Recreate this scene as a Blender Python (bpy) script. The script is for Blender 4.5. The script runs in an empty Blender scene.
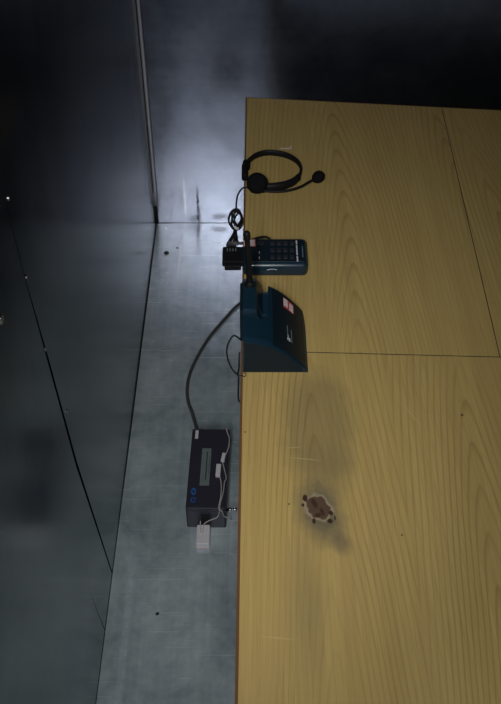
import bpy, bmesh, math, random
from mathutils import Vector, Matrix
random.seed(4)
scene = bpy.context.scene
COL = scene.collection
PI = math.pi

# ------------------------------------------------------------------ camera
CAM_H, PITCH, FPX = 1.70, math.radians(44.6), 890.0
cam_d = bpy.data.cameras.new('camera')
cam = bpy.data.objects.new('camera', cam_d); COL.objects.link(cam)
cam.location = (0, 0, CAM_H); cam.rotation_euler = (PI/2 - PITCH, 0, 0)
cam_d.sensor_fit = 'VERTICAL'; cam_d.sensor_height = 24; cam_d.lens = 24*FPX/704
cam_d.clip_start = 0.02
scene.camera = cam

# ------------------------------------------------------------------ world, lights, exposure
w = bpy.data.worlds.new('world'); scene.world = w; w.use_nodes = True
w.node_tree.nodes['Background'].inputs[0].default_value = (0.5, 0.55, 0.65, 1)
w.node_tree.nodes['Background'].inputs[1].default_value = 0.0

def area(name, loc, rot, sx, sy, power, col):
    l = bpy.data.lights.new(name, 'AREA'); l.shape = 'RECTANGLE'; l.size = sx; l.size_y = sy
    l.energy = power; l.color = col
    o = bpy.data.objects.new(name, l); COL.objects.link(o); o.location = loc; o.rotation_euler = rot
    return o
# flash of the photographer's camera, just above the lens
fl = bpy.data.lights.new('camera_flash', 'SPOT'); fl.energy = 27.0; fl.shadow_soft_size = 0.05; fl.color = (1.0, 0.98, 0.96)
fl.spot_size = math.radians(52); fl.spot_blend = 1.0
flo = bpy.data.objects.new('camera_flash', fl); COL.objects.link(flo); flo.location = (-0.07, -0.02, 1.79)
flo.rotation_euler = (PI/2 - PITCH - 0.03, 0, 0.08)
# tube fixture on the ceiling behind the photographer
area('ceiling_tube_light', (-0.24, -1.00, 2.40), (0, 0, 0), 0.09, 0.90, 33.0, (0.96, 0.97, 1.0))

scene.view_settings.view_transform = 'Standard'
scene.view_settings.look = 'None'
scene.view_settings.exposure = 0.0
scene.view_settings.gamma = 1.0
scene.view_settings.use_curve_mapping = False

# ------------------------------------------------------------------ helpers
def ray(px, py):
    u = (px - 250.5)/FPX; v = (352 - py)/FPX
    c, s = math.cos(PITCH), math.sin(PITCH)
    return Vector((u, c + v*s, -s + v*c))
def at_z(px, py, z):
    d = ray(px, py); t = (z - CAM_H)/d.z
    return Vector((d.x*t, d.y*t, z))
def at_y(px, py, y):
    d = ray(px, py); t = y/d.y
    return Vector((d.x*t, y, CAM_H + d.z*t))
def at_x(px, py, x):
    d = ray(px, py); t = x/d.x
    return Vector((x, d.y*t, CAM_H + d.z*t))

def tag(o, label=None, cat=None, group=None, kind=None):
    if label: o['label'] = label
    if cat: o['category'] = cat
    if group: o['group'] = group
    if kind: o['kind'] = kind
    return o
def thing(name, loc, label, cat, group=None):
    o = bpy.data.objects.new(name, None); COL.objects.link(o); o.location = loc
    o.empty_display_size = 0.02
    return tag(o, label, cat, group)
def world_loc(o):
    v = Vector(o.location)
    while o.parent: o = o.parent; v += Vector(o.location)
    return v
def obj(name, bm, mat, parent=None, smooth=False, origin=None):
    """bm is in world coordinates; the object origin goes to `origin` (or its parent's)"""
    o = bpy.data.objects.new(name, None if False else bpy.data.meshes.new(name))
    COL.objects.link(o)
    base = world_loc(parent) if parent else Vector((0, 0, 0))
    org = Vector(origin) if origin is not None else base
    bmesh.ops.translate(bm, verts=bm.verts, vec=-org)
    bmesh.ops.recalc_face_normals(bm, faces=bm.faces)
    bm.to_mesh(o.data); bm.free()
    if parent: o.parent = parent
    o.location = org - base
    mats = mat if isinstance(mat, (list, tuple)) else [mat]
    for m in mats: o.data.materials.append(m)
    if smooth:
        for p in o.data.polygons: p.use_smooth = True
    return o
def B(): return bmesh.new()

def add_box(bm, lo, hi, bevel=0.0, seg=2, rotz=0.0, mi=0):
    lo, hi = Vector(lo), Vector(hi); c = (lo + hi)/2; s = hi - lo
    t = bmesh.new()
    bmesh.ops.create_cube(t, size=1.0)
    bmesh.ops.scale(t, verts=t.verts, vec=s)
    if bevel > 0:
        bmesh.ops.bevel(t, geom=list(t.edges), offset=bevel, segments=seg, profile=0.5, affect='EDGES')
    if rotz: bmesh.ops.rotate(t, verts=t.verts, cent=(0, 0, 0), matrix=Matrix.Rotation(rotz, 3, 'Z'))
    bmesh.ops.translate(t, verts=t.verts, vec=c)
    merge(bm, t, mi)
def merge(bm, t, mi=0):
    vm = [bm.verts.new(v.co) for v in t.verts]
    t.verts.index_update()
    for f in t.faces:
        nf = bm.faces.new([vm[v.index] for v in f.verts]); nf.material_index = mi; nf.smooth = f.smooth
    t.free()
def add_prism(bm, poly, z0, z1, bevel=0.0):
    """poly: list of (x,y) ; z0,z1 bottom and top"""
    t = bmesh.new()
    a = [t.verts.new((p[0], p[1], z0)) for p in poly]; b = [t.verts.new((p[0], p[1], z1)) for p in poly]
    n = len(poly)
    t.faces.new(a[::-1]); t.faces.new(b)
    for i in range(n): t.faces.new((a[i], a[(i+1) % n], b[(i+1) % n], b[i]))
    if bevel: bmesh.ops.bevel(t, geom=list(t.edges), offset=bevel, segments=2, profile=0.5, affect='EDGES')
    merge(bm, t)
def smooth_path(pts, sub=6, closed=False):
    pts = [Vector(p) for p in pts]; n = len(pts); out = []
    rng = n if closed else n - 1
    for i in range(rng):
        if closed: p0, p1, p2, p3 = pts[(i-1) % n], pts[i], pts[(i+1) % n], pts[(i+2) % n]
        else: p0, p1, p2, p3 = pts[max(i-1, 0)], pts[i], pts[i+1], pts[min(i+2, n-1)]
        for k in range(sub):
            t = k/sub
            out.append(0.5*((2*p1) + (p2-p0)*t + (2*p0-5*p1+4*p2-p3)*t*t + (3*p1-p0-3*p2+p3)*t**3))
    if not closed: out.append(pts[-1])
    return out
def add_tube(bm, pts, r, n=8, sub=6, closed=False, flat=None):
    """round (or flat=(half width, half height) with width along z) swept section"""
    P = smooth_path(pts, sub, closed) if sub > 1 else [Vector(p) for p in pts]
    m = len(P); rings = []; nrm = None
    for i, p in enumerate(P):
        a = P[(i-1) % m] if (closed or i > 0) else p; b = P[(i+1) % m] if (closed or i < m-1) else p
        t = (b - a).normalized()
        if nrm is None:
            nrm = t.cross(Vector((0, 0, 1)))
            if nrm.length < 1e-3: nrm = t.cross(Vector((1, 0, 0)))
        nrm = (nrm - t*nrm.dot(t)).normalized(); bi = t.cross(nrm)
        rr = r[min(int(i/max(1, m-1)*(len(r)-1)+0.5), len(r)-1)] if isinstance(r, (list, tuple)) else r
        ring = []
        for k in range(n):
            th = 2*PI*(k+0.5)/n
            if flat: q = p + nrm*math.cos(th)*flat[0]*1.15 + bi*math.sin(th)*flat[1]*1.15
            else: q = p + nrm*math.cos(th)*rr + bi*math.sin(th)*rr
            ring.append(bm.verts.new(q))
        rings.append(ring)
    for i in range(m if closed else m-1):
        A, C = rings[i], rings[(i+1) % m]
        for k in range(n):
            f = bm.faces.new((A[k], A[(k+1) % n], C[(k+1) % n], C[k])); f.smooth = True
    if not closed:
        bm.faces.new(rings[0][::-1]); bm.faces.new(rings[-1])
def add_lathe(bm, prof, c, axis=(0, 0, 1), n=20):
    """prof: list of (radius, height along axis)"""
    ax = Vector(axis).normalized(); c = Vector(c)
    u = ax.cross(Vector((0, 0, 1)))
    if u.length < 1e-3: u = Vector((1, 0, 0))
    u.normalize(); v = ax.cross(u)
    rings = []
    for r, h in prof:
        rings.append([bm.verts.new(c + ax*h + (u*math.cos(2*PI*k/n) + v*math.sin(2*PI*k/n))*max(r, 1e-5)) for k in range(n)])
    for A, C in zip(rings, rings[1:]):
        for k in range(n):
            f = bm.faces.new((A[k], A[(k+1) % n], C[(k+1) % n], C[k])); f.smooth = True
    bm.faces.new(rings[0][::-1]); bm.faces.new(rings[-1])

# ------------------------------------------------------------------ materials
class NT:
    def __init__(s, name):
        s.m = bpy.data.materials.new(name); s.m.use_nodes = True; s.t = s.m.node_tree
        s.b = s.t.nodes['Principled BSDF']
    def n(s, kind, **kw):
        x = s.t.nodes.new(kind)
        for k, v in kw.items(): setattr(x, k, v)
        return x
    def set(s, sock, val):
        if hasattr(val, 'is_linked'): s.t.links.new(val, sock)
        else: sock.default_value = val
    def math(s, op, a, b=0.0, c=0.0, clamp=False):
        x = s.n('ShaderNodeMath', operation=op, use_clamp=clamp)
        s.set(x.inputs[0], a); s.set(x.inputs[1], b); s.set(x.inputs[2], c)
        return x.outputs[0]
    def coords(s, kind='Object'):
        return s.n('ShaderNodeTexCoord').outputs[kind]
    def mapping(s, vec, scale=(1, 1, 1), loc=(0, 0, 0), rot=(0, 0, 0)):
        x = s.n('ShaderNodeMapping'); s.t.links.new(vec, x.inputs[0])
        x.inputs['Scale'].default_value = scale; x.inputs['Location'].default_value = loc; x.inputs['Rotation'].default_value = rot
        return x.outputs[0]
    def noise(s, vec, scale, detail=4, rough=0.55, dist=0.0):
        x = s.n('ShaderNodeTexNoise'); s.t.links.new(vec, x.inputs['Vector'])
        x.inputs['Scale'].default_value = scale; x.inputs['Detail'].default_value = detail
        x.inputs['Roughness'].default_value = rough; x.inputs['Distortion'].default_value = dist
        return x.outputs['Fac']
    def ramp(s, fac, stops, interp='LINEAR'):
        x = s.n('ShaderNodeValToRGB'); s.t.links.new(fac, x.inputs[0]); cr = x.color_ramp; cr.interpolation = interp
        while len(cr.elements) < len(stops): cr.elements.new(0.5)
        for e, (p, c) in zip(cr.elements, stops):
            e.position = p; e.color = (c, c, c, 1) if isinstance(c, (int, float)) else (*c, 1)
        return x.outputs['Color']
    def mix(s, fac, a, b, mode='MIX'):
        x = s.n('ShaderNodeMix', data_type='RGBA', blend_type=mode)
        s.set(x.inputs[0], fac)
        s.set(x.inputs[6], a if hasattr(a, 'is_linked') else (*a, 1)); s.set(x.inputs[7], b if hasattr(b, 'is_linked') else (*b, 1))
        return x.outputs[2]
    def bump(s, h, strength=0.2, dist=0.001):
        x = s.n('ShaderNodeBump'); s.t.links.new(h, x.inputs['Height'])
        x.inputs['Strength'].default_value = strength; x.inputs['Distance'].default_value = dist
        s.t.links.new(x.outputs[0], s.b.inputs['Normal'])
    def out(s, **kw):
        for k, v in kw.items(): s.set(s.b.inputs[k.replace('_', ' ')], v if not isinstance(v, tuple) else (*v, 1))
        return s.m
def sep(nt, vec):
    x = nt.n('ShaderNodeSeparateXYZ'); nt.t.links.new(vec, x.inputs[0]); return x.outputs

def plastic(name, col, rough=0.45, grain=0.06, spec=0.4):
    nt = NT(name); v = nt.coords()
    f = nt.noise(v, 220, 3); g = nt.noise(v, 30, 3)
    c = nt.mix(nt.math('MULTIPLY', g, 0.5), col, tuple(x*1.35 for x in col))
    nt.bump(f, grain, 0.0006)
    return nt.out(Base_Color=c, Roughness=rough, Specular_IOR_Level=spec)
def metal(name, c1, c2, rough, axis='z', scratches=True, metallic=0.9, stains_glints=()):
    """dull galvanised steel: cloudy tone, brushed streaks along one axis, fine scratches"""
    nt = NT(name); v = nt.coords()
    cloud = nt.noise(v, 6.0, 6, 0.65, 0.5); spang = nt.noise(v, 38, 4, 0.6)
    sc = {'x': (1.2, 60, 60), 'y': (60, 1.2, 60), 'z': (60, 60, 1.2)}[axis]
    brush = nt.noise(nt.mapping(v, sc), 1.6, 5, 0.6); broad = nt.noise(nt.mapping(v, tuple(8 if q_ > 10 else 0.8 for q_ in sc)), 1.0, 3, 0.5)
    k = nt.math('ADD', nt.math('ADD', nt.math('MULTIPLY', cloud, 0.48), nt.math('MULTIPLY', broad, 0.24)), nt.math('ADD', nt.math('MULTIPLY', spang, 0.18), nt.math('MULTIPLY', brush, 0.10)))
    col = nt.mix(nt.ramp(k, [(0.38, 0.0), (0.62, 1.0)]), c1, c2)
    rg = nt.math('ADD', rough - 0.10, nt.math('MULTIPLY', k, 0.2))
    h = nt.math('ADD', nt.math('MULTIPLY', brush, 0.3), nt.math('MULTIPLY', cloud, 0.8))
    if scratches:
        for i, (rot, sx, sy, thr) in enumerate([(0.12, 2, 90, 0.70), (1.25, 3, 120, 0.72), (-0.4, 2.5, 150, 0.735)]):
            n_ = nt.noise(nt.mapping(v, (sx, sy, 40), (i*3.1, i, 0), (0, 0, rot)), 1.6, 2, 0.5)
            m_ = nt.ramp(n_, [(thr-0.02, 0.0), (thr+0.02, 1.0)])
            col = nt.mix(nt.math('MULTIPLY', m_, 0.20), col, (0.75, 0.78, 0.8))
            rg = nt.math('ADD', rg, nt.math('MULTIPLY', m_, 0.12))
    xyz = sep(nt, v)
    for (cx, cy, cz, rx, ry, rz, colr, amt) in stains_glints:        # smudges with a shape of their own, and painted reflection streaks
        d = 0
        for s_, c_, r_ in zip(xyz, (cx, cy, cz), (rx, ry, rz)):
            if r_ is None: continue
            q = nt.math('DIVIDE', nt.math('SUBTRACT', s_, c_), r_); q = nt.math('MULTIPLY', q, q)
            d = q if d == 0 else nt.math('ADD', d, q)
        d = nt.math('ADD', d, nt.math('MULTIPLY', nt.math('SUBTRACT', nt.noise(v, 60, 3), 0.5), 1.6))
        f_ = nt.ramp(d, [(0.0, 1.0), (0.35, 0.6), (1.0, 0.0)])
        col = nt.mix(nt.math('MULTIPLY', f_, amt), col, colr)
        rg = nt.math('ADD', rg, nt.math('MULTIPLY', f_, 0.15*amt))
    nt.bump(h, 0.12, 0.002)
    return nt.out(Base_Color=col, Roughness=rg, Metallic=metallic)

XW, YF, XR, YN, ZC = -0.300, 2.31, 2.40, -1.80, 2.45     # wall planes and ceiling
M = {}
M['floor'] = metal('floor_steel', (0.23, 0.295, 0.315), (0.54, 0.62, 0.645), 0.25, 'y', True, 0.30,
    stains_glints=[(-0.258, 0.85, 0, 0.011, 0.35, None, (0.75, 0.78, 0.88), 0.20), (-0.04, 0.95, 0, 0.010, 0.3, None, (0.7, 0.72, 0.80), 0.15), (-0.215, 2.15, 0, 0.005, 0.12, None, (0.9, 0.9, 0.95), 0.6),  # last white streak, by the far wall, is a reflection painted into the colour
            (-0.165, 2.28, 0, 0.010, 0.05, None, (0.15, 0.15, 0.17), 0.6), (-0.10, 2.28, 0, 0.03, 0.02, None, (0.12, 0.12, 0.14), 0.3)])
M['wall_left'] = metal('left_wall_steel', (0.17, 0.195, 0.21), (0.27, 0.30, 0.31), 0.19, 'z', False, 1.0)
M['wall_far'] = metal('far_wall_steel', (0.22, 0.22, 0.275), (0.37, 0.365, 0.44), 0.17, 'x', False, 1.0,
    stains_glints=[(-0.205, YF, 0.10, 0.005, None, 0.09, (0.9, 0.9, 0.95), 0.6), (-0.165, YF, 0.07, 0.006, None, 0.075, (0.05, 0.05, 0.06), 0.85),  # white streak is a painted reflection, the dark one a stain
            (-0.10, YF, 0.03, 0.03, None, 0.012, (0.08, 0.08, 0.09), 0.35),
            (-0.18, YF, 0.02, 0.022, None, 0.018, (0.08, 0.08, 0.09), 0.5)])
M['room'] = metal('room_steel', (0.05, 0.055, 0.065), (0.09, 0.10, 0.11), 0.40, 'z', False, 0.9)
M['groove'] = plastic('seam_shadow_black', (0.012, 0.012, 0.013), 0.7)
M['bead'] = metal('corner_bead_steel', (0.6, 0.6, 0.66), (0.75, 0.75, 0.82), 0.35, 'z', False, 0.45)
M['chrome'] = plastic('chrome', (0.75, 0.75, 0.78), 0.2); M['chrome'].node_tree.nodes['Principled BSDF'].inputs['Metallic'].default_value = 1.0
M['screw'] = M['chrome']
M['black'] = plastic('black_plastic', (0.006, 0.006, 0.007), 0.55, 0.06, 0.2)
M['foam'] = plastic('black_foam', (0.006, 0.006, 0.007), 0.95, 0.5, 0.1)
M['rubber'] = plastic('black_rubber', (0.008, 0.008, 0.009), 0.55, 0.06, 0.25)
M['greycable'] = plastic('dark_grey_cable', (0.055, 0.055, 0.058), 0.5)
M['teal'] = plastic('dark_teal_plastic', (0.005, 0.021, 0.036), 0.36, 0.08, 0.5)
M['tealdark'] = plastic('blackish_teal_plastic', (0.005, 0.012, 0.018), 0.42, 0.08, 0.22)
M['key'] = plastic('black_rubber_key', (0.019, 0.020, 0.026), 0.6)
M['boxgrey'] = plastic('charcoal_plastic', (0.027, 0.026, 0.038), 0.45, 0.2, 0.18)
M['labelgrey'] = plastic('grey_paper_label', (0.13, 0.16, 0.16), 0.7)
M['white'] = plastic('white_plastic', (0.55, 0.54, 0.56), 0.45)
M['cordwhite'] = plastic('off_white_cord', (0.40, 0.37, 0.37), 0.5)
M['paper'] = plastic('pink_white_paper', (0.62, 0.50, 0.50), 0.8)
M['red'] = plastic('red_print', (0.42, 0.07, 0.07), 0.7)
M['print'] = plastic('white_print', (0.52, 0.53, 0.57), 0.6)
M['printdim'] = plastic('dim_grey_print', (0.10, 0.14, 0.17), 0.6)
M['blue'] = plastic('blue_print', (0.015, 0.10, 0.32), 0.6)
M['darkprint'] = plastic('dark_print', (0.03, 0.04, 0.04), 0.7)
M['gold'] = plastic('gold_contact', (0.75, 0.62, 0.4), 0.2); M['gold'].node_tree.nodes['Principled BSDF'].inputs['Metallic'].default_value = 1.0
M['debris'] = plastic('dark_debris', (0.02, 0.02, 0.02), 0.9)
M['band'] = plastic('brown_edge_band', (0.13, 0.06, 0.022), 0.5, 0.2)

def wood(name, cathedrals, dirt=None, marks=False):
    """ash veneer sliced through growth rings; cathedrals: (x threshold, centre x, tilt, depth offset, yaw)"""
    nt = NT(name); v = nt.coords()
    x, y, z = sep(nt, v)
    wob = nt.noise(nt.mapping(v, (4.0, 0.9, 1)), 1.6, 2, 0.4)
    wob2 = nt.noise(nt.mapping(v, (30, 2.0, 1)), 1.0, 3, 0.5)
    ringsum = None
    for (thr, cx, tilt, off, yaw) in cathedrals:
        dx = nt.math('SUBTRACT', nt.math('ADD', x, nt.math('MULTIPLY', y, yaw)), cx)
        dx = nt.math('ADD', dx, nt.math('MULTIPLY', nt.math('SUBTRACT', wob, 0.5), 0.035))
        c = nt.math('ADD', nt.math('MULTIPLY', y, tilt), off)
        dx2 = nt.math('MULTIPLY', dx, dx)
        fade = nt.math('ADD', nt.math('DIVIDE', dx2, 0.0081), 1.0)
        r = nt.math('ADD', nt.math('SQRT', nt.math('ADD', dx2, 0.00012)), nt.math('DIVIDE', c, fade))
        if ringsum is None: ringsum = r
        else:
            sel = nt.math('GREATER_THAN', x, thr)
            mx = nt.n('ShaderNodeMix', data_type='FLOAT'); nt.t.links.new(sel, mx.inputs[0]); nt.t.links.new(ringsum, mx.inputs[2]); nt.t.links.new(r, mx.inputs[3])
            ringsum = mx.outputs[0]
    ringv = nt.math('ADD', nt.math('MULTIPLY', ringsum, 135.0), nt.math('ADD', nt.math('MULTIPLY', wob2, 0.55), nt.math('MULTIPLY', nt.noise(nt.mapping(v, (90, 3.0, 1)), 1.0, 2, 0.5), 0.25)))
    # uneven ring widths
    fr = nt.math('FRACT', ringv)
    line = nt.ramp(fr, [(0.0, 0.10), (0.60, 0.0), (0.82, 0.65), (0.93, 1.0), (1.0, 0.10)])
    amp = nt.ramp(nt.noise(nt.mapping(v, (9, 1.0, 1)), 1.5, 3), [(0.36, 0.15), (0.60, 1.0)])
    fibre = nt.ramp(nt.noise(nt.mapping(v, (330, 5, 1)), 1.0, 4, 0.65), [(0.30, 0.0), (0.70, 1.0)])
    pores = nt.ramp(nt.noise(nt.mapping(v, (700, 16, 1)), 1.0, 2, 0.5), [(0.60, 0.0), (0.72, 1.0)])
    blotch = nt.noise(v, 4.0, 4, 0.6)
    col = nt.mix(blotch, (0.470, 0.342, 0.116), (0.560, 0.424, 0.166))
    col = nt.mix(nt.math('MULTIPLY', nt.math('MULTIPLY', line, amp), 0.85), col, (0.270, 0.165, 0.048))
    streak = nt.ramp(nt.noise(nt.mapping(v, (55, 0.9, 1), (3, 0, 0)), 1.0, 3, 0.55), [(0.35, 0.0), (0.68, 1.0)])
    col = nt.mix(nt.math('MULTIPLY', streak, 0.40), col, (0.38, 0.245, 0.085))
    col = nt.mix(nt.math('MULTIPLY', fibre, 0.45), col, (0.32, 0.22, 0.07))
    col = nt.mix(nt.math('MULTIPLY', pores, 0.22), col, (0.16, 0.10, 0.03))
    rgh = 0.48
    def ell(cx, cy, rx, ry, warp=0.0, ns=40, rot=0.0):
        dx = nt.math('SUBTRACT', x, cx); dy = nt.math('SUBTRACT', y, cy)
        if rot:
            c_, s_ = math.cos(rot), math.sin(rot)
            dx, dy = (nt.math('ADD', nt.math('MULTIPLY', dx, c_), nt.math('MULTIPLY', dy, s_)),
                      nt.math('SUBTRACT', nt.math('MULTIPLY', dy, c_), nt.math('MULTIPLY', dx, s_)))
        dx = nt.math('DIVIDE', dx, rx); dy = nt.math('DIVIDE', dy, ry)
        d = nt.math('SQRT', nt.math('ADD', nt.math('MULTIPLY', dx, dx), nt.math('MULTIPLY', dy, dy)))
        if warp: d = nt.math('ADD', d, nt.math('MULTIPLY', nt.math('SUBTRACT', nt.noise(v, ns, 4, 0.65), 0.5), warp))
        return d
    if dirt:
        for (cx, cy, rx, ry, warp, ns, lo, hi, colr, amt, rot) in dirt:
            f_ = nt.ramp(ell(cx, cy, rx, ry, warp, ns, rot), [(lo, 1.0), (hi, 0.0)])
            col = nt.mix(nt.math('MULTIPLY', f_, amt), col, colr)
    nt.bump(nt.math('ADD', nt.math('MULTIPLY', fibre, 0.5), pores), 0.08, 0.0004)
    return nt.out(Base_Color=col, Roughness=rgh, Specular_IOR_Level=0.25)

# ------------------------------------------------------------------ the room
def panel_x(bm, poly_yz, x0, x1):
    t = bmesh.new(); n = len(poly_yz)
    a = [t.verts.new((x0, p[0], p[1])) for p in poly_yz]; b = [t.verts.new((x1, p[0], p[1])) for p in poly_yz]
    t.faces.new(a[::-1]); t.faces.new(b)
    for i in range(n): t.faces.new((a[i], a[(i+1) % n], b[(i+1) % n], b[i]))
    merge(bm, t)
def struct(name, bm, mat, parent=None):
    o = obj(name, bm, mat, parent)
    if not parent: o['kind'] = 'structure'
    return o
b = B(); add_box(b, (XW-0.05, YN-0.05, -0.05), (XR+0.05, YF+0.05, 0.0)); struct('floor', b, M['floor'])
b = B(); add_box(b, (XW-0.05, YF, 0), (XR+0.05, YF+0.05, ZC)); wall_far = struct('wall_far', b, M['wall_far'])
b = B(); add_box(b, (XR, YN, 0), (XR+0.05, YF, ZC)); struct('wall_right', b, M['room'])
b = B(); add_box(b, (XW-0.05, YN-0.05, 0), (XR+0.05, YN, ZC)); struct('wall_near', b, M['room'])
b = B(); add_box(b, (XW-0.05, YN-0.05, ZC), (XR+0.05, YF+0.05, ZC+0.05)); struct('ceiling', b, M['room'])
# left wall: dark backing with steel panels in front of it, open seams between them
b = B(); add_box(b, (XW-0.05, YN, 0), (XW-0.006, YF, ZC)); wall_left = struct('wall_left', b, M['groove'])
sA = [at_x(0, 180, XW), at_x(26, 283, XW), at_x(48, 363, XW), at_x(76, 466, XW), at_x(109, 560, XW)]
# the seam, from high up on the wall down to the floor (y, z)
d0 = (sA[0] - sA[2]); up = sA[0] + d0*((ZC - sA[0].z)/d0.z)
seam = [(up.y, ZC)] + [(p.y, p.z) for p in sA[:-1]] + [(sA[-1].y, 0.007)]
GAP = 0.0035
b = B(); panel_x(b, [(p[0] + (0.0004, 0.0009, 0.0028, 0.0080, 0.0100, 0.0060)[i], p[1]) for i, p in enumerate(seam)] + [(YF-0.002, 0.007), (YF-0.002, ZC)], XW-0.006, XW)
struct('wall_panel', b, M['wall_left'], wall_left)
sB = [at_x(88, 588, XW), at_x(101, 614, XW)]
yb = sB[1].y
b = B(); panel_x(b, [(p[0], p[1]) for p in seam] + [(yb+0.0016, 0.007), (sB[0].y+0.0004, sB[0].z), (yb-0.0016, 0.007), (YN, 0.007), (YN, ZC)], XW-0.006, XW)
struct('wall_panel', b, M['wall_left'], wall_left)
for (px, py) in [(8, 198), (26, 277), (45, 349), (67, 411)]:
    p = at_x(px, py, XW); b = B()
    add_lathe(b, [(0.0035, 0), (0.0035, 0.001), (0.002, 0.002), (0.0, 0.0022)], p, (1, 0, 0), 10)
    struct('screw', b, M['screw'], wall_left)
p = at_x(1, 319, XW); b = B(); add_lathe(b, [(0.007, 0), (0.007, 0.001), (0.005, 0.002), (0, 0.0022)], p, (1, 0, 0), 12)
struct('rivet', b, M['screw'], wall_left)
# corner bead in the corner of left and far wall, stopping short of the floor
b = B()
zb = at_y(154, 194, YF-0.01).z
add_tube(b, [(XW+0.006, YF-0.006, ZC), (XW+0.006, YF-0.006, 1.0), (XW+0.006, YF-0.006, zb+0.02), (XW+0.004, YF-0.005, zb)], 0.0052, 10, 4)
struct('trim_1', b, M['bead'])
# black strips added as the shade of the gaps: down the last of the corner, along the foot of the left wall and of the far wall
b = B(); add_tube(b, [(XW+0.004, YF-0.004, zb+0.02), (XW+0.004, YF-0.004, zb*0.5), (XW+0.004, YF-0.004, 0.002)], 0.0035, 8, 3); struct('trim_2', b, M['groove'])
b = B(); add_prism(b, [(XW-0.003, YF-0.004), (XW-0.003, 0.6), (XW+0.0002, 0.6), (XW+0.0008, 1.1), (XW+0.0024, 1.5), (XW+0.0028, 1.9), (XW+0.0024, YF-0.004)], 0.0, 0.002); struct('trim_3', b, M['groove'])
b = B(); add_prism(b, [(XW+0.006, YF), (XW+0.006, YF-0.0025), (-0.23, YF-0.0006), (-0.17, YF-0.002), (-0.12, YF-0.0006), (0.3, YF-0.001), (XR, YF-0.001), (XR, YF)], 0.0, 0.0012); struct('trim_4', b, M['groove'])

# ------------------------------------------------------------------ table
ZT = 0.80
def ln(a, b_): return (Vector(a), Vector(b_))
def isect(l1, l2):
    (p, p2), (q, q2) = l1, l2; r = p2 - p; s = q2 - q
    den = r.x*s.y - r.y*s.x; t = ((q.x-p.x)*s.y - (q.y-p.y)*s.x)/den
    return p + r*t
Lleft = ln(at_z(245.5, 97, ZT), at_z(234.8, 704, ZT))
Lfar = ln(at_z(245.5, 97, ZT), at_z(501, 110, ZT))
Lseam = ln(at_z(305, 352, ZT), at_z(501, 357, ZT))
Lside = ln(at_z(452, 152, ZT), at_z(500, 357, ZT))
Lright = ln((1.25, 0, ZT), (1.28, 1, ZT)); Lnear = ln((0, 0.22, ZT), (1, 0.20, ZT))
def xy(p): return (p.x, p.y)
def offs(l, d):      # shift a line sideways (left normal)
    dr = (l[1]-l[0]).normalized(); n = Vector((-dr.y, dr.x, 0)); return (l[0]+n*d, l[1]+n*d)
T = thing('table', (0.6, 0.9, 0), 'large yellow-brown wood table with burn mark, beside the metal wall', 'table')
TH = 0.025; EB = 0.0032; J = 0.0009
Li = offs(Lleft, 0.0) ; 
Lleft_i = (Lleft[0] + Vector((EB, 0, 0)), Lleft[1] + Vector((EB, 0, 0)))
Lfar_i = (Lfar[0] - Vector((0, 0.0025, 0)), Lfar[1] - Vector((0, 0.0025, 0)))
def sh(l, dx, dy): return (l[0]+Vector((dx, dy, 0)), l[1]+Vector((dx, dy, 0)))
dirt = []
P0 = at_z(318, 507, ZT)
grey = (0.115, 0.100, 0.060)
q = at_z(318, 425, ZT); dirt.append((q.x, q.y, 0.058, 0.125, 0.75, 14, 0.55, 1.20, grey, 0.40, 0.0))
q = at_z(322, 470, ZT); dirt.append((q.x, q.y, 0.050, 0.060, 0.5, 30, 0.3, 1.2, grey, 0.25, 0.0))
q = at_z(320, 512, ZT); dirt.append((q.x, q.y, 0.038, 0.058, 0.7, 26, 0.35, 1.15, (0.085, 0.085, 0.070), 0.80, 0.25))
q = at_z(341, 543, ZT); dirt.append((q.x, q.y, 0.016, 0.022, 0.6, 50, 0.3, 1.2, (0.12, 0.10, 0.075), 0.55, 0.3))
q = at_z(305, 600, ZT); dirt.append((q.x, q.y, 0.030, 0.14, 0.5, 18, 0.2, 1.2, (0.17, 0.14, 0.07), 0.35, 0.0))
# peeled veneer: pale torn rim, then the brown core showing
dirt.append((P0.x, P0.y, 0.0175, 0.0235, 0.9, 75, 0.84, 1.0, (0.36, 0.30, 0.20), 0.7, 0.45))
dirt.append((P0.x, P0.y, 0.0145, 0.0203, 0.9, 75, 0.86, 0.96, (0.085, 0.050, 0.032), 0.95, 0.45))
for (px, py, rx_, ry_) in [(314, 503, 0.004, 0.010), (322, 511, 0.003, 0.008), (318, 515, 0.005, 0.004)]:
    q = at_z(px, py, ZT); dirt.append((q.x, q.y, rx_, ry_, 1.2, 120, 0.5, 1.0, (0.045, 0.020, 0.012), 0.8, 0.3))
for (px, py, r, ry) in [(305, 498, 0.0036, 0.006), (303, 505, 0.0022, 0.003), (314, 521, 0.0026, 0.005), (330, 521, 0.0036, 0.004), (331, 513, 0.003, 0.004), (335, 518, 0.0012, 0.004)]:
    q = at_z(px, py, ZT); dirt.append((q.x, q.y, r, ry, 0.5, 160, 0.7, 1.05, (0.035, 0.018, 0.012), 0.95, 0.0))
for (px, py, r) in [(462, 415, 0.0022), (402, 535, 0.0014), (289, 504, 0.0014), (245, 432, 0.0014), (420, 300, 0.001)]:
    q = at_z(px, py, ZT); dirt.append((q.x, q.y, r, r*1.3, 0.0, 40, 0.6, 1.1, (0.04, 0.03, 0.02), 0.85, 0.0))
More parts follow.
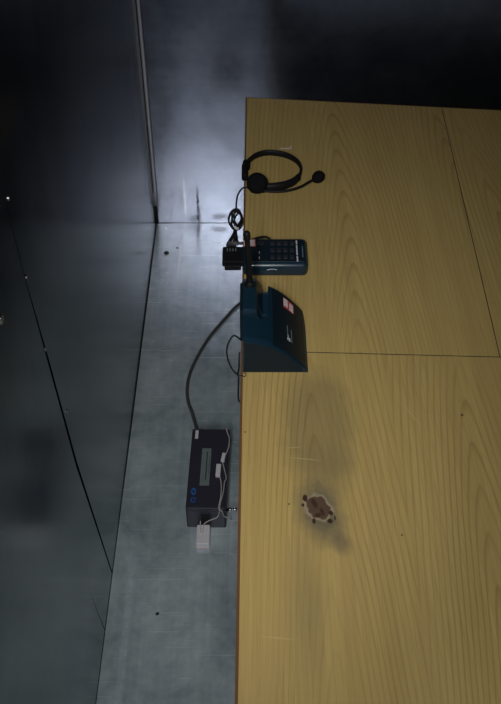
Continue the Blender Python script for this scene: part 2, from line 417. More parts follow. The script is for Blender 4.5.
# pale scratches
for (pa, pb) in [((398, 398), (426, 432)), ((285, 448), (303, 447)), ((286, 457), (325, 461)), ((256, 636), (300, 640))]:
    a_, b_ = at_z(*pa, ZT), at_z(*pb, ZT); m_ = (a_+b_)/2; L_ = (b_-a_).length/2; an = math.atan2(b_.y-a_.y, b_.x-a_.x)
    dirt.append((m_.x, m_.y, L_, 0.0012, 0.0, 40, 0.4, 1.1, (0.55, 0.44, 0.20), 0.45, an))
M['wood_near'] = wood('ash_veneer_near', [(0, 0.088, 0.10, -0.060, 0.0), (0.190, 0.265, 0.10, -0.060, -0.03), (0.47, 0.62, 0.10, -0.06, 0.0)], dirt)
M['wood_far'] = wood('ash_veneer_far', [(0, 0.160, 0.11, -0.137, 0.0), (0.285, 0.43, 0.09, -0.112, 0.04), (0.56, 0.70, 0.08, -0.10, 0.0)], None)
M['wood_side'] = wood('ash_veneer_side', [(0, 0.50, 0.08, -0.10, 0.06), (0.62, 0.80, 0.09, -0.11, 0.05)], None)
# materials use object coordinates: keep the boards' origins on the world origin in plan
def board(poly, mat):
    b = B(); add_prism(b, poly, ZT-TH, ZT)
    bmesh.ops.bevel(b, geom=[e for e in b.edges if all(v.co.z > ZT-0.001 for v in e.verts)], offset=0.0001, segments=1, affect='EDGES')
    return obj('board', b, mat, T, origin=(0, 0, 0))
Sd, Su = sh(Lseam, 0, -J), sh(Lseam, 0, J)
Wl, Wr = sh(Lside, -J*0.8, 0), sh(Lside, J*0.8, 0)
def joint(p_, q_, h_):
    dr = (q_-p_).normalized(); n_ = Vector((-dr.y, dr.x, 0))*h_
    b = B(); add_prism(b, [xy(p_-n_), xy(q_-n_), xy(q_+n_), xy(p_+n_)], ZT-TH, ZT-0.0003); obj('joint_strip', b, M['groove'], T)
joint(isect(Lseam, Lleft_i), isect(Lseam, Lright), J*0.95); joint(isect(Lseam, Lside)+Vector((0, 0.002, 0)), isect(Lside, Lfar_i), J*0.75)
board([xy(isect(Lleft_i, Lnear)), xy(isect(Lnear, Lright)), xy(isect(Sd, Lright)), xy(isect(Sd, Lleft_i))], M['wood_near'])
board([xy(isect(Su, Lleft_i)), xy(isect(Su, Wl)), xy(isect(Wl, Lfar_i)), xy(isect(Lfar_i, Lleft_i))], M['wood_far'])
board([xy(isect(Su, Wr)), xy(isect(Su, Lright)), xy(isect(Lfar_i, Lright)), xy(isect(Lfar_i, Wr))], M['wood_side'])
b = B(); add_prism(b, [xy(isect(Lleft, Lnear)), xy(isect(Lleft_i, Lnear)), xy(isect(Lleft_i, Lfar)), xy(isect(Lleft, Lfar))], ZT-TH-0.003, ZT+0.0002, 0.0006); obj('edge_band', b, M['band'], T)
b = B(); add_prism(b, [xy(isect(Lleft_i, Lfar_i)), xy(isect(Lright, Lfar_i)), xy(isect(Lright, Lfar)), xy(isect(Lleft_i, Lfar))], ZT-TH-0.003, ZT+0.0002, 0.0004); obj('edge_band', b, M['band'], T)
# under-frame
b = B(); add_box(b, (0.012, 0.24, ZT-TH-0.012), (1.24, 1.62, ZT-TH-0.0002)); obj('underlay', b, M['wood_side'], T)
for (x0, y0, x1, y1) in [(0.06, 0.28, 1.20, 0.31), (0.06, 1.55, 1.20, 1.58), (0.06, 0.31, 0.09, 1.55), (1.17, 0.31, 1.20, 1.55)]:
    b = B(); add_box(b, (x0, y0, ZT-TH-0.09), (x1, y1, ZT-TH-0.012)); obj('apron', b, M['wood_side'], T)
for (x0, y0) in [(0.06, 0.28), (1.14, 0.28), (0.06, 1.52), (1.14, 1.52)]:
    b = B(); add_box(b, (x0+0.001, y0+0.001, 0), (x0+0.059, y0+0.059, ZT-TH-0.0125), 0.003); obj('leg', b, M['wood_side'], T)
# corner of clear tape left on the far board
p = at_z(288, 148, ZT)
b = B(); add_prism(b, [(p.x-0.016, p.y-0.003), (p.x+0.006, p.y-0.004), (p.x+0.0065, p.y+0.006), (p.x+0.0035, p.y+0.006), (p.x+0.003, p.y-0.0005), (p.x-0.016, p.y)], ZT+0.0001, ZT+0.0008)
M['tape'] = plastic('tape_scrap', (0.50, 0.46, 0.42), 0.4)
tag(obj('tape_scrap', b, M['tape'], origin=(p.x, p.y, ZT)), 'tiny pale scrap of tape on the table above the headset', 'tape')

# ------------------------------------------------------------------ headset
hp = at_z(257, 182, ZT)
H = thing('headset', (hp.x, hp.y, ZT), 'black single-ear headset with boom microphone and bundled cord on the table', 'headset')
def tz(px, py, dz): return at_z(px, py, ZT+dz)
band = [tz(266, 186.5, 0.008), tz(282, 184.5, 0.008), tz(294, 180.5, 0.008), tz(300, 174, 0.008), tz(300.5, 167, 0.008), tz(296, 160.5, 0.008), tz(287, 155.5, 0.008), tz(276, 153, 0.008),
        tz(265, 152.8, 0.008), tz(255, 156, 0.008), tz(247.5, 162, 0.008)]
b = B(); add_tube(b, band, 0.004, 8, 6, flat=(0.0022, 0.0055)); obj('headband', b, M['black'], H)
b = B(); add_tube(b, [tz(262, 187.5, 0.008), tz(278, 187.0, 0.008), tz(292, 182.5, 0.008), tz(298.5, 177.5, 0.008)], 0.004, 8, 5, flat=(0.0042, 0.0075)); obj('size_slider', b, M['black'], H)
b = B(); tp = tz(245, 168, 0.012)
add_box(b, (tp.x-0.006, tp.y-0.026, ZT), (tp.x+0.005, tp.y+0.012, ZT+0.016), 0.004, 3)
add_box(b, (tp.x-0.004, tp.y+0.006, ZT+0.001), (tp.x+0.009, tp.y+0.026, ZT+0.015), 0.004, 3)
obj('temple_pad', b, M['foam'], H, True)
c = tz(257, 182, 0.0)
b = B(); add_lathe(b, [(0.0, 0), (0.015, 0.0), (0.0185, 0.003), (0.0185, 0.009), (0.016, 0.0155), (0.010, 0.0175), (0, 0.0165)], tz(257, 184.5, 0.013), (0, -0.55, 0.83), 28); obj('ear_cushion', b, M['foam'], H)
c2 = tz(258, 190, 0.0)
b = B(); add_box(b, (c2.x-0.014, c2.y-0.012, ZT), (c2.x+0.014, c2.y+0.012, ZT+0.011), 0.004, 3); obj('ear_housing', b, M['black'], H, True)
b = B(); add_tube(b, [tz(260, 190.5, 0.008), tz(275, 191.5, 0.008), tz(288, 190.5, 0.009), tz(300, 187, 0.011), tz(308, 182.5, 0.012), tz(313, 180, 0.012)], 0.0024, 8, 5); obj('microphone_boom', b, M['black'], H)
m = tz(318.3, 177, 0.011); ax = (tz(321, 174.5, 0.011) - tz(313, 180, 0.011)).normalized()
b = B(); add_lathe(b, [(0, -0.0125), (0.006, -0.0115), (0.0095, -0.006), (0.0108, 0.0), (0.010, 0.006), (0.0065, 0.0105), (0, 0.0122)], m, ax, 20); obj('microphone_foam', b, M['foam'], H)
# cord: leaves the ear housing, drops over the table edge into a tied bundle, comes back to the plug
YB = 1.285
def hang(px, py, dy=0.0): return at_y(px, py, YB+dy)
cord = [tz(253, 190, 0.006), tz(247, 187.5, 0.004), tz(243.0, 188.0, 0.0035), tz(240.2, 190.5, 0.002), hang(237.5, 196, 0.025), hang(236.3, 204), hang(236.3, 212)]
b = B(); add_tube(b, cord, 0.0016, 6, 5); obj('cord', b, M['rubber'], H)
loops = [(234.8, 219, 6.4, 10.2, 0.2), (237.6, 219.5, 5.6, 9.6, -0.3), (236.2, 220, 5.0, 9.0, 0.4), (238.6, 219.5, 4.4, 9.0, -0.25), (235.6, 221, 6.6, 9.5, -0.1), (238.0, 221, 4.0, 8.0, 0.3)]
b = B()
for i, (cx, cy, rx, ry, rot) in enumerate(loops):
    pts = []
    for k in range(14):
        th = 2*PI*k/14; ex, ey = rx*math.cos(th), ry*math.sin(th)
        if ey > 0: ex *= (1 - 0.65*(ey/ry)**2)
        pts.append(hang(cx + ex*math.cos(rot) - ey*math.sin(rot)*0.6, cy + ey, -0.006 + 0.003*i + 0.002*math.sin(3*th+i)))
    add_tube(b, pts, 0.0016, 6, 3, closed=True)
obj('cord_bundle', b, M['rubber'], H)
b = B()
for i, (dx, ex) in enumerate([(-1.4, -9.5), (-0.6, -7.0), (0.2, -4.0), (0.9, -1.8), (1.4, 0.6)]):
    add_tube(b, [hang(236+dx*0.7, 226.5, -0.004+0.002*i), hang(235+dx, 233, -0.004+0.002*i), hang(235+dx*1.5+ex*0.3, 239, -0.01), at_y(235.5+ex*0.9, 244.5, 1.20), at_y(234+ex*0.55, 248.0, 1.165), at_y(233+ex*0.5, 245.0, 1.150)], 0.0016, 6, 4)
obj('cord_tail', b, M['rubber'], H)
b = B(); t0, t1 = hang(234.7, 227.2, -0.008), hang(238.2, 228.2, -0.008)
add_tube(b, [t0 + Vector((0, 0, 0.002)), (t0+t1)/2 + Vector((0, -0.003, 0)), t1], 0.0022, 6, 4); obj('cord_tie', b, M['white'], H)
# plug in the end of the handset
b = B(); pz = 0.8125
pa, pb = at_z(227.5, 243.2, pz), at_z(245, 243.2, pz)
add_tube(b, [pa, pa.lerp(pb, 0.5), pb], 0.0024, 10, 1); add_tube(b, [pa.lerp(pb, 0.25), pa.lerp(pb, 0.62)], 0.0033, 10, 1)
pl = obj('plug', b, M['greycable'], H)

# ------------------------------------------------------------------ cordless handset
ya, yb_, xa, xb = 1.080, 1.150, -0.0115, 0.0895; hz = 0.0255
HS = thing('cordless_handset', ((xa+xb)/2, (ya+yb_)/2, ZT), 'dark teal cordless phone handset with keypad lying at the table edge', 'handset')
b = B(); add_box(b, (xa, ya, ZT), (xb, yb_, ZT+hz), 0.0075, 4); obj('body', b, M['teal'], HS, True)
top = ZT + hz
b = B(); add_box(b, (xa+0.007, ya+0.007, top-0.004), (xb-0.006, yb_-0.0065, top+0.0005), 0.0004, 1); obj('face_panel', b, M['tealdark'], HS)
fz = top + 0.0005
def on_face(px, py): return at_z(px, py, fz)
proto = None
for r_, py in enumerate([243.5, 250.3, 257.2]):
    for c_, px in enumerate([272.5, 279, 285.5, 292]):
        p = on_face(px, py)
        if proto is None:
            b = B(); add_box(b, (p.x-0.0033, p.y-0.0052, fz-0.0003), (p.x+0.0033, p.y+0.0052, fz+0.0012), 0.001, 2)
            proto = obj('key', b, M['key'], HS, True, origin=p)
        else:
            k = proto.copy(); COL.objects.link(k); k.parent = HS; k.location = p - world_loc(HS)
p = on_face(261, 243); b = B(); add_lathe(b, [(0.0055, -0.0004), (0.0055, 0.0006), (0.0045, 0.0010), (0.0, 0.0006)], p, (0, 0, 1), 18); obj('earpiece_button', b, M['key'], HS)
for py in (252.5, 257.8):
    p = on_face(259.3, py); b = B(); add_box(b, (p.x-0.0005, p.y-0.0032, fz-0.0002), (p.x+0.0005, p.y+0.0032, fz+0.0003)); obj('print_mark', b, M['print'], HS)
# white lettering strip, read sideways; too small to read in the picture
y0, y1 = on_face(297, 261.5).y, on_face(297, 240.5).y; px_ = on_face(297, 252).x
segs = [(0.0, 0.10), (0.12, 0.20), (0.22, 0.26), (0.31, 0.40), (0.42, 0.50), (0.52, 0.60), (0.62, 0.70), (0.72, 0.78), (0.83, 0.90), (0.91, 1.0)]
b = B()
for s0, s1 in segs:
    add_box(b, (px_-0.0011, y0+(y1-y0)*s0, fz-0.0002), (px_+0.0011, y0+(y1-y0)*s1, fz+0.0003))
obj('printed_lettering', b, M['print'], HS)
p = on_face(302.5, 251); b = B(); add_box(b, (p.x-0.0008, p.y-0.016, fz-0.0002), (p.x+0.0008, p.y+0.012, fz+0.0003)); obj('print_mark', b, M['printdim'], HS)
# pink label at the table-edge end
a0, a1 = at_z(243.5, 246.5, fz), at_z(255.5, 239.5, fz)
b = B(); add_box(b, (a0.x, a0.y, fz-0.0005), (a1.x, a1.y, fz+0.0002)); lab = obj('paper_label', b, M['red'], HS)
b = B(); add_box(b, (a0.x+0.0008, a0.y+0.0012, fz), (a0.x+0.0075, a1.y-0.001, fz+0.0004)); add_box(b, (a0.x+0.0090, a0.y+0.0012, fz), (a1.x-0.0012, a1.y-0.001, fz+0.0004)); obj('label_print', b, M['paper'], lab)
# grip rib and mark on the near side
p = at_y(272, 269.5, ya); b = B()
add_tube(b, [Vector((p.x-0.008, ya-0.0002, p.z-0.001)), Vector((p.x-0.002, ya-0.0006, p.z+0.001)), Vector((p.x+0.003, ya-0.0006, p.z+0.001)), Vector((p.x+0.008, ya-0.0002, p.z-0.0005))], 0.0005, 6, 4); obj('print_mark', b, M['print'], HS)
# short aerial cord clip on the far side
b = B(); add_tube(b, [tz(251, 240, 0.020), tz(258, 237.6, 0.022), tz(264, 236.6, 0.022), tz(268, 237.6, 0.020), tz(270, 239.3, 0.017)], 0.0017, 8, 4); obj('side_switch', b, M['black'], HS)
# belt clip standing out beyond the end of the handset, over the table edge
b = B(); cz = ZT+0.004
c0, c1 = at_z(222, 264, cz+0.011), at_z(243, 246.5, cz+0.011)
add_box(b, (c0.x, c0.y+0.006, cz), (c1.x+0.006, c1.y, cz+0.011), 0.0018, 2)
add_box(b, (c0.x+0.004, c0.y-0.004, cz+0.001), (c1.x-0.003, c0.y+0.010, cz+0.010), 0.0012, 2)
clip = obj('belt_clip', b, M['black'], HS)
b = B()
for k in range(4):
    xx = c0.x + 0.007 + k*0.0045; add_box(b, (xx, c1.y-0.012, cz+0.0105), (xx+0.0015, c1.y-0.005, cz+0.0116), 0.0003, 1)
obj('clip_mark', b, M['labelgrey'], clip)  # pale grey bars on top of the clip

# ------------------------------------------------------------------ charging base
BX0, BX1, BY0, BY1 = -0.0106, 0.0810, 0.872, 1.000
BS = thing('charging_base', (0.035, 0.93, ZT), 'dark teal wedge-shaped charging base with upright antenna and pink label', 'charger')
prof = [(-0.0106, 0.061), (0.009, 0.0585), (0.030, 0.0505), (0.048, 0.0382), (0.064, 0.0225), (0.0745, 0.0100), (0.081, 0.0)]
def ztop(x):
    P_ = [(-0.05, 0.062)] + prof
    n_ = len(P_)
    for i in range(n_-1):
        (x0, z0), (x1, z1) = P_[i], P_[i+1]
        if x <= x1:
            m0 = (z1 - P_[i-1][1])/(x1 - P_[i-1][0]) if i > 0 else 0.0
            m1 = (P_[i+2][1] - z0)/(P_[i+2][0] - x0) if i < n_-2 else (z1-z0)/(x1-x0)
            t = (x-x0)/(x1-x0); h = x1-x0
            return (2*t**3-3*t*t+1)*z0 + (t**3-2*t*t+t)*h*m0 + (3*t*t-2*t**3)*z1 + (t**3-t*t)*h*m1
    return 0.0
import itertools
# smooth profile with a little rise in the middle of every piece (convex back)
def zs(x):
    h = 0.004
    return max(0.0, (ztop(x-h)*0.25 + ztop(x)*0.5 + ztop(x+h)*0.25))
PX0, PX1, PX2 = 0.0085, 0.0180, 0.0255            # cradle pocket: sloping back, then the slot floor
PY = 0.922                                        # near wall of the pocket
def zbase(x, y):
    z = zs(x)
    if y > PY:
        fl_ = 0.041 if y > 0.945 else 0.034
        if PX0 < x <= PX1: z = min(0.066 + (fl_ - 0.066)*(x-PX0)/(PX1-PX0), 0.066)
        elif PX1 < x < PX2: z = fl_
    if x <= PX0 and y > PY + 0.01: z = 0.066
    return max(z, 0.0008)
e = 0.0003
xs = sorted(set([round(BX0 + (BX1-BX0)*i/40, 5) for i in range(41)] + [PX0-e, PX0+e, PX1-e, PX1+e, PX2-e, PX2+e]))
ys = sorted(set([round(BY0 + (BY1-BY0)*i/16, 5) for i in range(17)] + [PY-e, PY+e, PY+0.01-e, PY+0.01+e, 0.945-e, 0.945+e]))
b = B(); G = []
for yv in ys:
    inset = 0.0
    if yv == ys[0] or yv == ys[-1]: inset = 0.0022
    row = []
    kx = 1.0 - 0.05*max(0.0, (yv-0.955)/0.045)**2
    for xv in xs: row.append(b.verts.new((xv if xv < 0.03 else 0.03+(xv-0.03)*kx, yv, ZT + max(zbase(xv, yv) - inset, 0.0004))))
    G.append(row)
nx, ny = len(xs), len(ys)
for j in range(ny-1):
    for i in range(nx-1):
        f = b.faces.new((G[j][i], G[j][i+1], G[j+1][i+1], G[j+1][i]))
        slope = abs(f.calc_center_median().z)
bot = {}
def bv(i, j):
    if (i, j) not in bot: bot[(i, j)] = b.verts.new((G[j][i].co.x, ys[j], ZT))
    return bot[(i, j)]
for i in range(nx-1):
    b.faces.new((bv(i, 0), bv(i+1, 0), G[0][i+1], G[0][i])); b.faces.new((bv(i+1, ny-1), bv(i, ny-1), G[ny-1][i], G[ny-1][i+1]))
for j in range(ny-1):
    b.faces.new((bv(0, j+1), bv(0, j), G[j][0], G[j+1][0])); b.faces.new((bv(nx-1, j), bv(nx-1, j+1), G[j+1][nx-1], G[j][nx-1]))
ring = [bv(i, 0) for i in range(nx)] + [bv(nx-1, j) for j in range(1, ny)] + [bv(i, ny-1) for i in range(nx-2, -1, -1)] + [bv(0, j) for j in range(ny-2, 0, -1)]
b.faces.new(ring[::-1])
body = obj('body', b, M['teal'], BS)
# dark front apron laid on the slope, carrying label and lettering
def slope_patch(x0, x1, y0, y1, lift, nseg=10, thick=0.0006):
    bm = B(); up_, dn = [], []
    for i in range(nseg+1):
        xv = x0 + (x1-x0)*i/nseg; zz = ZT + zs(xv)
        up_.append([bm.verts.new((xv, yy, zz+lift)) for yy in (y0, y1)]); dn.append([bm.verts.new((xv, yy, zz+lift-thick)) for yy in (y0, y1)])
    for i in range(nseg):
        bm.faces.new((up_[i][0], up_[i+1][0], up_[i+1][1], up_[i][1])); bm.faces.new((dn[i][1], dn[i+1][1], dn[i+1][0], dn[i][0]))
        bm.faces.new((dn[i][0], dn[i+1][0], up_[i+1][0], up_[i][0])); bm.faces.new((up_[i][1], up_[i+1][1], dn[i+1][1], dn[i][1]))
    bm.faces.new((dn[0][0], up_[0][0], up_[0][1], dn[0][1])); bm.faces.new((dn[-1][1], up_[-1][1], up_[-1][0], dn[-1][0]))
    return bm
ap = obj('front_panel', slope_patch(0.031, 0.0775, BY0+0.003, BY1-0.006, 0.0007, 16), M['tealdark'], BS)
# near side cover plate, slightly proud
t = B(); P_ = [(-0.0085, 0.002)] + [(0.074, 0.002)] + [(x_, max(zs(x_)-0.0035, 0.002)) for x_ in (0.070, 0.064, 0.056, 0.048, 0.039, 0.030, 0.02, 0.009, -0.0085)]
a_ = [t.verts.new((x_, BY0-0.0008, ZT+z_)) for x_, z_ in P_]; c_ = [t.verts.new((x_, BY0+0.0005, ZT+z_)) for x_, z_ in P_]
t.faces.new(a_); t.faces.new(c_[::-1])
for i in range(len(P_)): t.faces.new((a_[i], c_[i], c_[(i+1) % len(P_)], a_[(i+1) % len(P_)]))
obj('side_cover', t, M['tealdark'], BS)
# pink label and white lettering on the slope
def on_slope(px, py):
    d = ray(px, py); t_ = 0.9
    for _ in range(400):
        p = Vector((0, 0, CAM_H)) + d*t_
        if p.z <= ZT + zs(p.x): break
        t_ += 0.002
    return p
l0 = on_slope(288.5, 306.5)
lab = obj('paper_label', slope_patch(l0.x-0.008, l0.x+0.0075, l0.y-0.010, l0.y+0.0105, 0.0012, 4), M['red'], BS)
obj('label_print', slope_patch(l0.x-0.0075, l0.x-0.0012, l0.y-0.006, l0.y+0.0095, 0.0015, 3), M['paper'], lab)
obj('label_print', slope_patch(l0.x+0.001, l0.x+0.0068, l0.y-0.009, l0.y+0.0065, 0.0015, 3), M['paper'], lab)
s0 = on_slope(288, 333)
for (dx, w_, ya_, yb2, mt) in [(-0.0015, 0.0016, -0.012, 0.013, 'printdim'), (-0.0015, 0.0022, -0.0155, -0.005, 'print'), (0.0042, 0.0016, -0.016, 0.010, 'printdim'), (0.001, 0.0020, -0.0165, -0.010, 'print')]:
    obj('printed_lettering', slope_patch(s0.x+dx, s0.x+dx+w_, s0.y+ya_, s0.y+yb2, 0.0012, 2), M[mt], BS)
for px in (257.5, 267):
    p = at_z(px, 329, ZT+0.040); p.y = PY + 0.004; p.z = ZT + 0.034
    b = B(); add_lathe(b, [(0.0013, 0), (0.0013, 0.0025), (0.0006, 0.0034), (0, 0.0036)], p, (0, 0, 1), 10); obj('charge_contact', b, M['gold'], BS)
# rib and slot in the cradle back
b = B(); add_box(b, (0.0165, 0.944, ZT+0.034), (0.0270, 0.9475, ZT+0.0425), 0.001, 2); obj('cradle_ledge', b, M['teal'], BS)
b = B(); add_tube(b, [(0.0005, 0.940, ZT+0.0645), (-0.001, 0.952, ZT+0.0650), (-0.0005, 0.964, ZT+0.0645)], 0.0009, 6, 4); obj('release_rib', b, M['printdim'], BS)
# back plate overhanging the table edge
b = B(); add_box(b, (BX0-0.0045, 0.935, ZT+0.0005), (BX0+0.002, BY1-0.001, ZT+0.058), 0.0018, 2); obj('back_plate', b, M['tealdark'], BS)
# upright antenna
b = B(); at0 = Vector((-0.0008, 0.984, ZT+0.063)); at1 = at_y(246.8, 233, 0.984)
add_tube(b, [at0, at0.lerp(at1, 0.5), at1], [0.0052, 0.0045, 0.0040], 12, 4)
add_lathe(b, [(0.0045, -0.012), (0.0050, -0.009), (0.0050, -0.001), (0.0035, 0.002), (0, 0.003)], at1, (at1-at0), 12); obj('antenna', b, M['black'], BS)
b = B(); add_lathe(b, [(0.008, -0.004), (0.008, 0.004), (0.006, 0.008), (0.0052, 0.010)], at0, (0, 0, 1), 16); obj('antenna_mount', b, M['black'], BS)

# thin black lead of the base: bows out past the table edge and hangs down beside it
L = thing('base_lead', (-0.02, 0.90, ZT), 'thin black wire looping from the charging base over the table edge', 'wire')
b = B(); Yb = 0.90
q0 = Vector((BX0-0.003, 0.925, ZT+0.012))
pts = [q0, at_y(234, 335.5, 0.922), at_y(229, 342, 0.915), at_y(226.8, 350, 0.910), at_y(227.8, 359, 0.905), at_y(231.5, 368, 0.90), at_y(235, 372.5, 0.895), at_y(238, 375, 0.892), at_y(238.6, 380, 0.888), at_y(238.3, 391, 0.885), at_y(238.6, 400, 0.885), at_y(241.5, 408, 0.89), Vector((-0.0135, 0.89, 0.60)), Vector((-0.0135, 0.89, 0.30)), Vector((-0.0135, 0.892, 0.012)), Vector((-0.0125, 0.91, 0.002)), Vector((-0.012, 0.95, 0.002))]
add_tube(b, pts, 0.0013, 7, 6); obj('wire', b, M['rubber'], L)
b = B(); add_tube(b, [at_y(237.8, 374.5, 0.890), at_y(239.0, 368, 0.890), at_y(239.2, 360, 0.893), at_y(239.6, 352, 0.90)], 0.0013, 7, 5); obj('wire_return', b, M['rubber'], L)
b = B(); k0 = at_y(237.5, 374.5, 0.890)
add_tube(b, [k0 + Vector((-0.003, 0, 0.003)), k0, tz(241.5, 375.5, 0.0012), tz(245, 376.5, 0.0008), tz(246, 373.5, 0.0008), tz(243.5, 373, 0.001)], 0.0006, 6, 5); obj('twist_tie', b, M['rubber'], L)

# ------------------------------------------------------------------ power box on the floor
bl, br = at_z(187.0, 528, 0), at_z(226.2, 528.4, 0)
tl, tr = at_z(192.0, 428.5, 0.075), at_z(230.0, 429.5, 0.075)
PB = thing('power_box', ((bl.x+br.x)/2, bl.y, 0), 'charcoal power supply box with grey label on the metal floor', 'power supply')
zh = 0.075; LEN = tl.y - bl.y; wd = br.x - bl.x
skew = (tl.x - bl.x)/LEN
b = B(); t = bmesh.new()
bmesh.ops.create_cube(t, size=1.0); bmesh.ops.scale(t, verts=t.verts, vec=(wd, LEN, zh)); bmesh.ops.bevel(t, geom=list(t.edges), offset=0.004, segments=3, profile=0.5, affect='EDGES')
rotb = -math.atan(((tl.x+tr.x)/2 - (bl.x+br.x)/2)/LEN)
RB = Matrix.Translation(((bl.x+br.x)/2, bl.y, zh/2)) @ Matrix.Rotation(rotb, 4, 'Z') @ Matrix.Translation((0, LEN/2, 0))
bmesh.ops.transform(t, matrix=RB, verts=t.verts); merge(b, t)
obj('body', b, M['boxgrey'], PB)
def pbox(name, x0, x1, y0, y1, z0, z1, mat, bev=0.0, parent=PB):
    """box given in the power box's own frame: x from its left side, y from its near end"""
    t = bmesh.new(); add_box(t, (x0-wd/2, y0-LEN/2, z0-zh/2), (x1-wd/2, y1-LEN/2, z1-zh/2), bev)
    bmesh.ops.transform(t, matrix=RB, verts=t.verts); return obj(name, t, mat, parent)
def pb_uv(px, py, z=zh):
    p = RB.inverted() @ at_z(px, py, z); return p.x + wd/2, p.y + LEN/2
def prect(name, pxy0, pxy1, mat, z=zh, h=0.0005, parent=PB):
    u0, v0 = pb_uv(*pxy0); u1, v1 = pb_uv(*pxy1)
    return pbox(name, min(u0, u1), max(u0, u1), min(v0, v1), max(v0, v1), z-0.0002, z+h, mat, parent=parent)
pbox('end_seam', 0.001, wd-0.001, -0.0004, 0.001, zh-0.012, zh-0.0105, M['darkprint'])
lab = prect('rating_label', (199.5, 485.5), (211.5, 448.5), M['labelgrey'])
for i, (px, y0, y1) in enumerate([(202.3, 483, 473), (202.8, 470, 456), (206.0, 480, 452), (208.5, 474, 455)]):
    prect('label_print', (px, y0), (px+1.0, y1), M['darkprint'] if i < 2 else M['boxgrey'], zh+0.0003, 0.0005, lab)
prect('paper_tag', (195.0, 438.7), (198.7, 430.5), M['white'])
# blue emblem: a ring over a short bar, read sideways
u, v_ = pb_uv(193.6, 491.5)
b = B()
for k in range(16):
    a0, a1 = 2*PI*k/16, 2*PI*(k+1)/16
    p4 = []
    for (a, rr) in ((a0, 1.0), (a1, 1.0), (a1, 0.45), (a0, 0.45)):
        p4.append(RB @ Vector((u - wd/2 + 0.0058*rr*math.cos(a), v_ - LEN/2 + 0.0098*rr*math.sin(a), zh/2+0.0006)))
    b.faces.new([b.verts.new(p) for p in p4])
bmesh.ops.remove_doubles(b, verts=b.verts, dist=1e-6)
r_ = bmesh.ops.extrude_face_region(b, geom=list(b.faces)); bmesh.ops.translate(b, verts=[x for x in r_['geom'] if isinstance(x, bmesh.types.BMVert)], vec=(0, 0, -0.0005))
obj('emblem', b, M['blue'], PB)
u2, v2 = pb_uv(193.3, 500); 
for (dx, dy, hx, hy) in [(-0.0042, 0, 0.0012, 0.0065), (0.0040, 0.003, 0.0012, 0.0040), (0, -0.0055, 0.0045, 0.0012), (0, 0.0052, 0.0045, 0.0010)]:
    pbox('emblem', u2+dx-hx, u2+dx+hx, v2+dy-hy, v2+dy+hy, zh-0.0002, zh+0.0006, M['blue'])
# socket in the near end, with a dark opening cut through the top edge
u3, _ = pb_uv(205.0, 512)
pbox('socket', u3-0.011, u3+0.011, -0.0012, 0.004, 0.020, zh-0.020, M['black'], 0.0008)
pbox('socket_collar', u3-0.013, u3+0.013, -0.0008, 0.003, 0.016, zh-0.017, M['boxgrey'], 0.0006)
# earth terminal on the right side
cR = RB @ Vector((wd/2, pb_uv(228, 500)[1]-LEN/2 - 0.012, 0.0)); cR.z = 0.055
tdir = Vector((1, 0.02, 0.03)).normalized()
b = B()
add_lathe(b, [(0.003, 0), (0.003, 0.006), (0.0052, 0.007), (0.0052, 0.011), (0.0028, 0.012), (0.0028, 0.017), (0.0046, 0.018), (0.0046, 0.0225), (0.002, 0.023), (0.002, 0.026), (0, 0.0262)], cR, tdir, 12); obj('earth_terminal', b, M['chrome'], PB)
# mains cable from the far end: sweeps left on the floor and away under the table
fe = RB @ Vector((-wd/2+0.017, LEN/2, 0)); fe.z = 0.020
rC = 0.0043
cab = [fe - Vector((0, 0.004, 0)), fe + Vector((-0.004, 0.018, -0.004)), at_z(192.5, 414, 0.006), at_z(188.3, 402, rC), at_z(187.2, 388, rC), at_z(190.5, 372, rC), at_z(199.5, 353, rC), at_z(211, 335, rC), at_z(226, 317.5, rC), at_z(239, 304, rC), at_z(262, 290, rC), at_z(300, 282, rC)]
b = B(); add_tube(b, cab, rC, 10, 6); obj('mains_cable', b, M['greycable'], PB)
b = B(); add_tube(b, [fe - Vector((0, 0.002, 0)), fe + Vector((-0.002, 0.012, -0.002))], 0.0075, 10, 3); obj('strain_relief', b, M['black'], PB)

# ------------------------------------------------------------------ white cord lying on the box
WC = thing('white_cord', (at_z(203.5, 548, 0).x, at_z(203.5, 548, 0).y, 0), 'thin white cord with connectors draped over the charcoal power box', 'cord')
zc = zh + 0.0020
def pz_(px, py, dz=0.0): return at_z(px, py, zc+dz)
b = B(); far0 = RB @ Vector((wd/2-0.008, LEN/2+0.003, 0))
add_tube(b, [Vector((far0.x+0.004, far0.y+0.030, 0.0015)), Vector((far0.x+0.001, far0.y+0.004, 0.040)), pz_(226.3, 428.5, 0.002), pz_(227.5, 433), pz_(229.3, 438.5), pz_(228.8, 446), pz_(226.5, 453), pz_(224, 457, 0.002)], 0.0013, 7, 5); obj('wire', b, M['cordwhite'], WC)
b = B(); add_tube(b, [pz_(222, 460, 0.002), pz_(224, 468), pz_(226.2, 478), pz_(224.5, 482), pz_(223.3, 492), pz_(220.5, 502), pz_(219.8, 508.5), pz_(222, 511.5, 0.0005),
    at_y(224.5, 516.5, bl.y-0.004), at_y(229, 518, bl.y-0.001), Vector((br.x+0.012, bl.y+0.02, 0.004))], 0.0011, 7, 5); obj('wire', b, M['cordwhite'], WC)
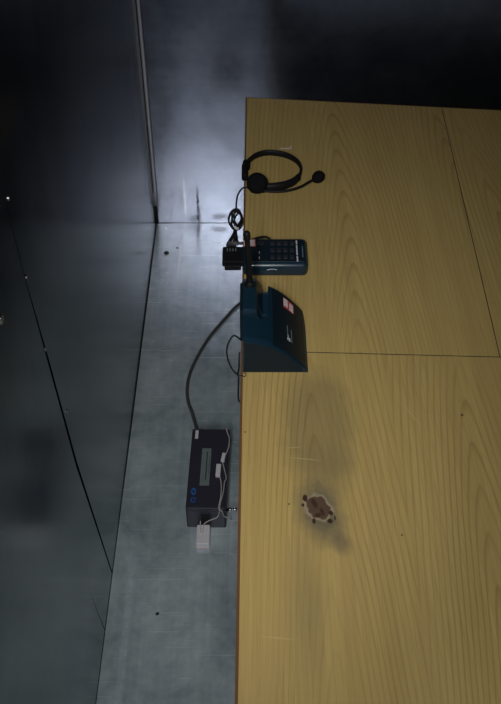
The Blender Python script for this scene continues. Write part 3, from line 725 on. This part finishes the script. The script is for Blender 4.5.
b = B(); add_tube(b, [pz_(219.5, 475, 0.002), pz_(221.2, 484), pz_(220.8, 496), pz_(218.6, 507), pz_(219.5, 509.7), at_y(217.5, 517, bl.y-0.004), at_y(209.5, 520.5, bl.y-0.006), at_y(204, 524.5, bl.y-0.010), at_z(202.5, 533, 0.019)], 0.0012, 7, 5); obj('wire', b, M['cordwhite'], WC)
b = B(); add_tube(b, [at_y(200.5, 521, bl.y-0.0005), at_y(200.3, 525, bl.y-0.008), at_z(201, 533, 0.0185)], 0.0011, 7, 5); obj('wire', b, M['cordwhite'], WC)
def conn(px, py, hw, hl, hgt, ang):
    p = at_z(px, py, zh+hgt); bm = B(); add_box(bm, (p.x-hw, p.y-hl, zh+0.0003), (p.x+hw, p.y+hl, zh+hgt), 0.0012, 2, ang); return bm
obj('connector', conn(223.3, 456.5, 0.0042, 0.012, 0.008, -0.15), M['white'], WC)
obj('connector', conn(218.3, 469.3, 0.0055, 0.0165, 0.010, -0.05), M['white'], WC)
# block plug resting on the floor in front of the box
pf = at_z(203.0, 548.5, 0); pk = at_z(203.6, 528.5, 0.030)
b = B(); hw = 0.0150
prx = [(-hw, pf.y), (hw, pf.y), (hw*0.98, bl.y-0.0035), (-hw*0.98, bl.y-0.0035)]
add_prism(b, [(pf.x+x_, y_) for x_, y_ in prx], 0.0006, 0.019, 0.002)
plug = obj('plug', b, M['white'], WC)
b = B(); add_box(b, (pf.x-hw+0.001, pf.y-0.0006, 0.0008), (pf.x+hw-0.001, pf.y+0.002, 0.0065)); obj('plug_rim', b, M['paper'], plug)

# ------------------------------------------------------------------ crumbs on the floor
for (px, py, r, lab) in [(157.3, 614, 0.004, 'tiny dark crumb alone on the bare floor below the power box'), (166.5, 253.5, 0.0085, 'largest dark crumb on the floor near the far corner'), (177.5, 248, 0.0045, 'small dark crumb on the floor near the far wall seam')]:
    p = at_z(px, py, 0); b = B()
    t = bmesh.new(); bmesh.ops.create_icosphere(t, subdivisions=2, radius=r)
    for v in t.verts: v.co *= random.uniform(0.75, 1.15); v.co.z *= 0.35
    zmin = min(v.co.z for v in t.verts)
    bmesh.ops.translate(t, verts=t.verts, vec=(p.x, p.y, -zmin)); merge(b, t)
    tag(obj('floor_crumb', b, M['debris'], origin=p), lab, 'debris', 'crumbs on the metal floor')
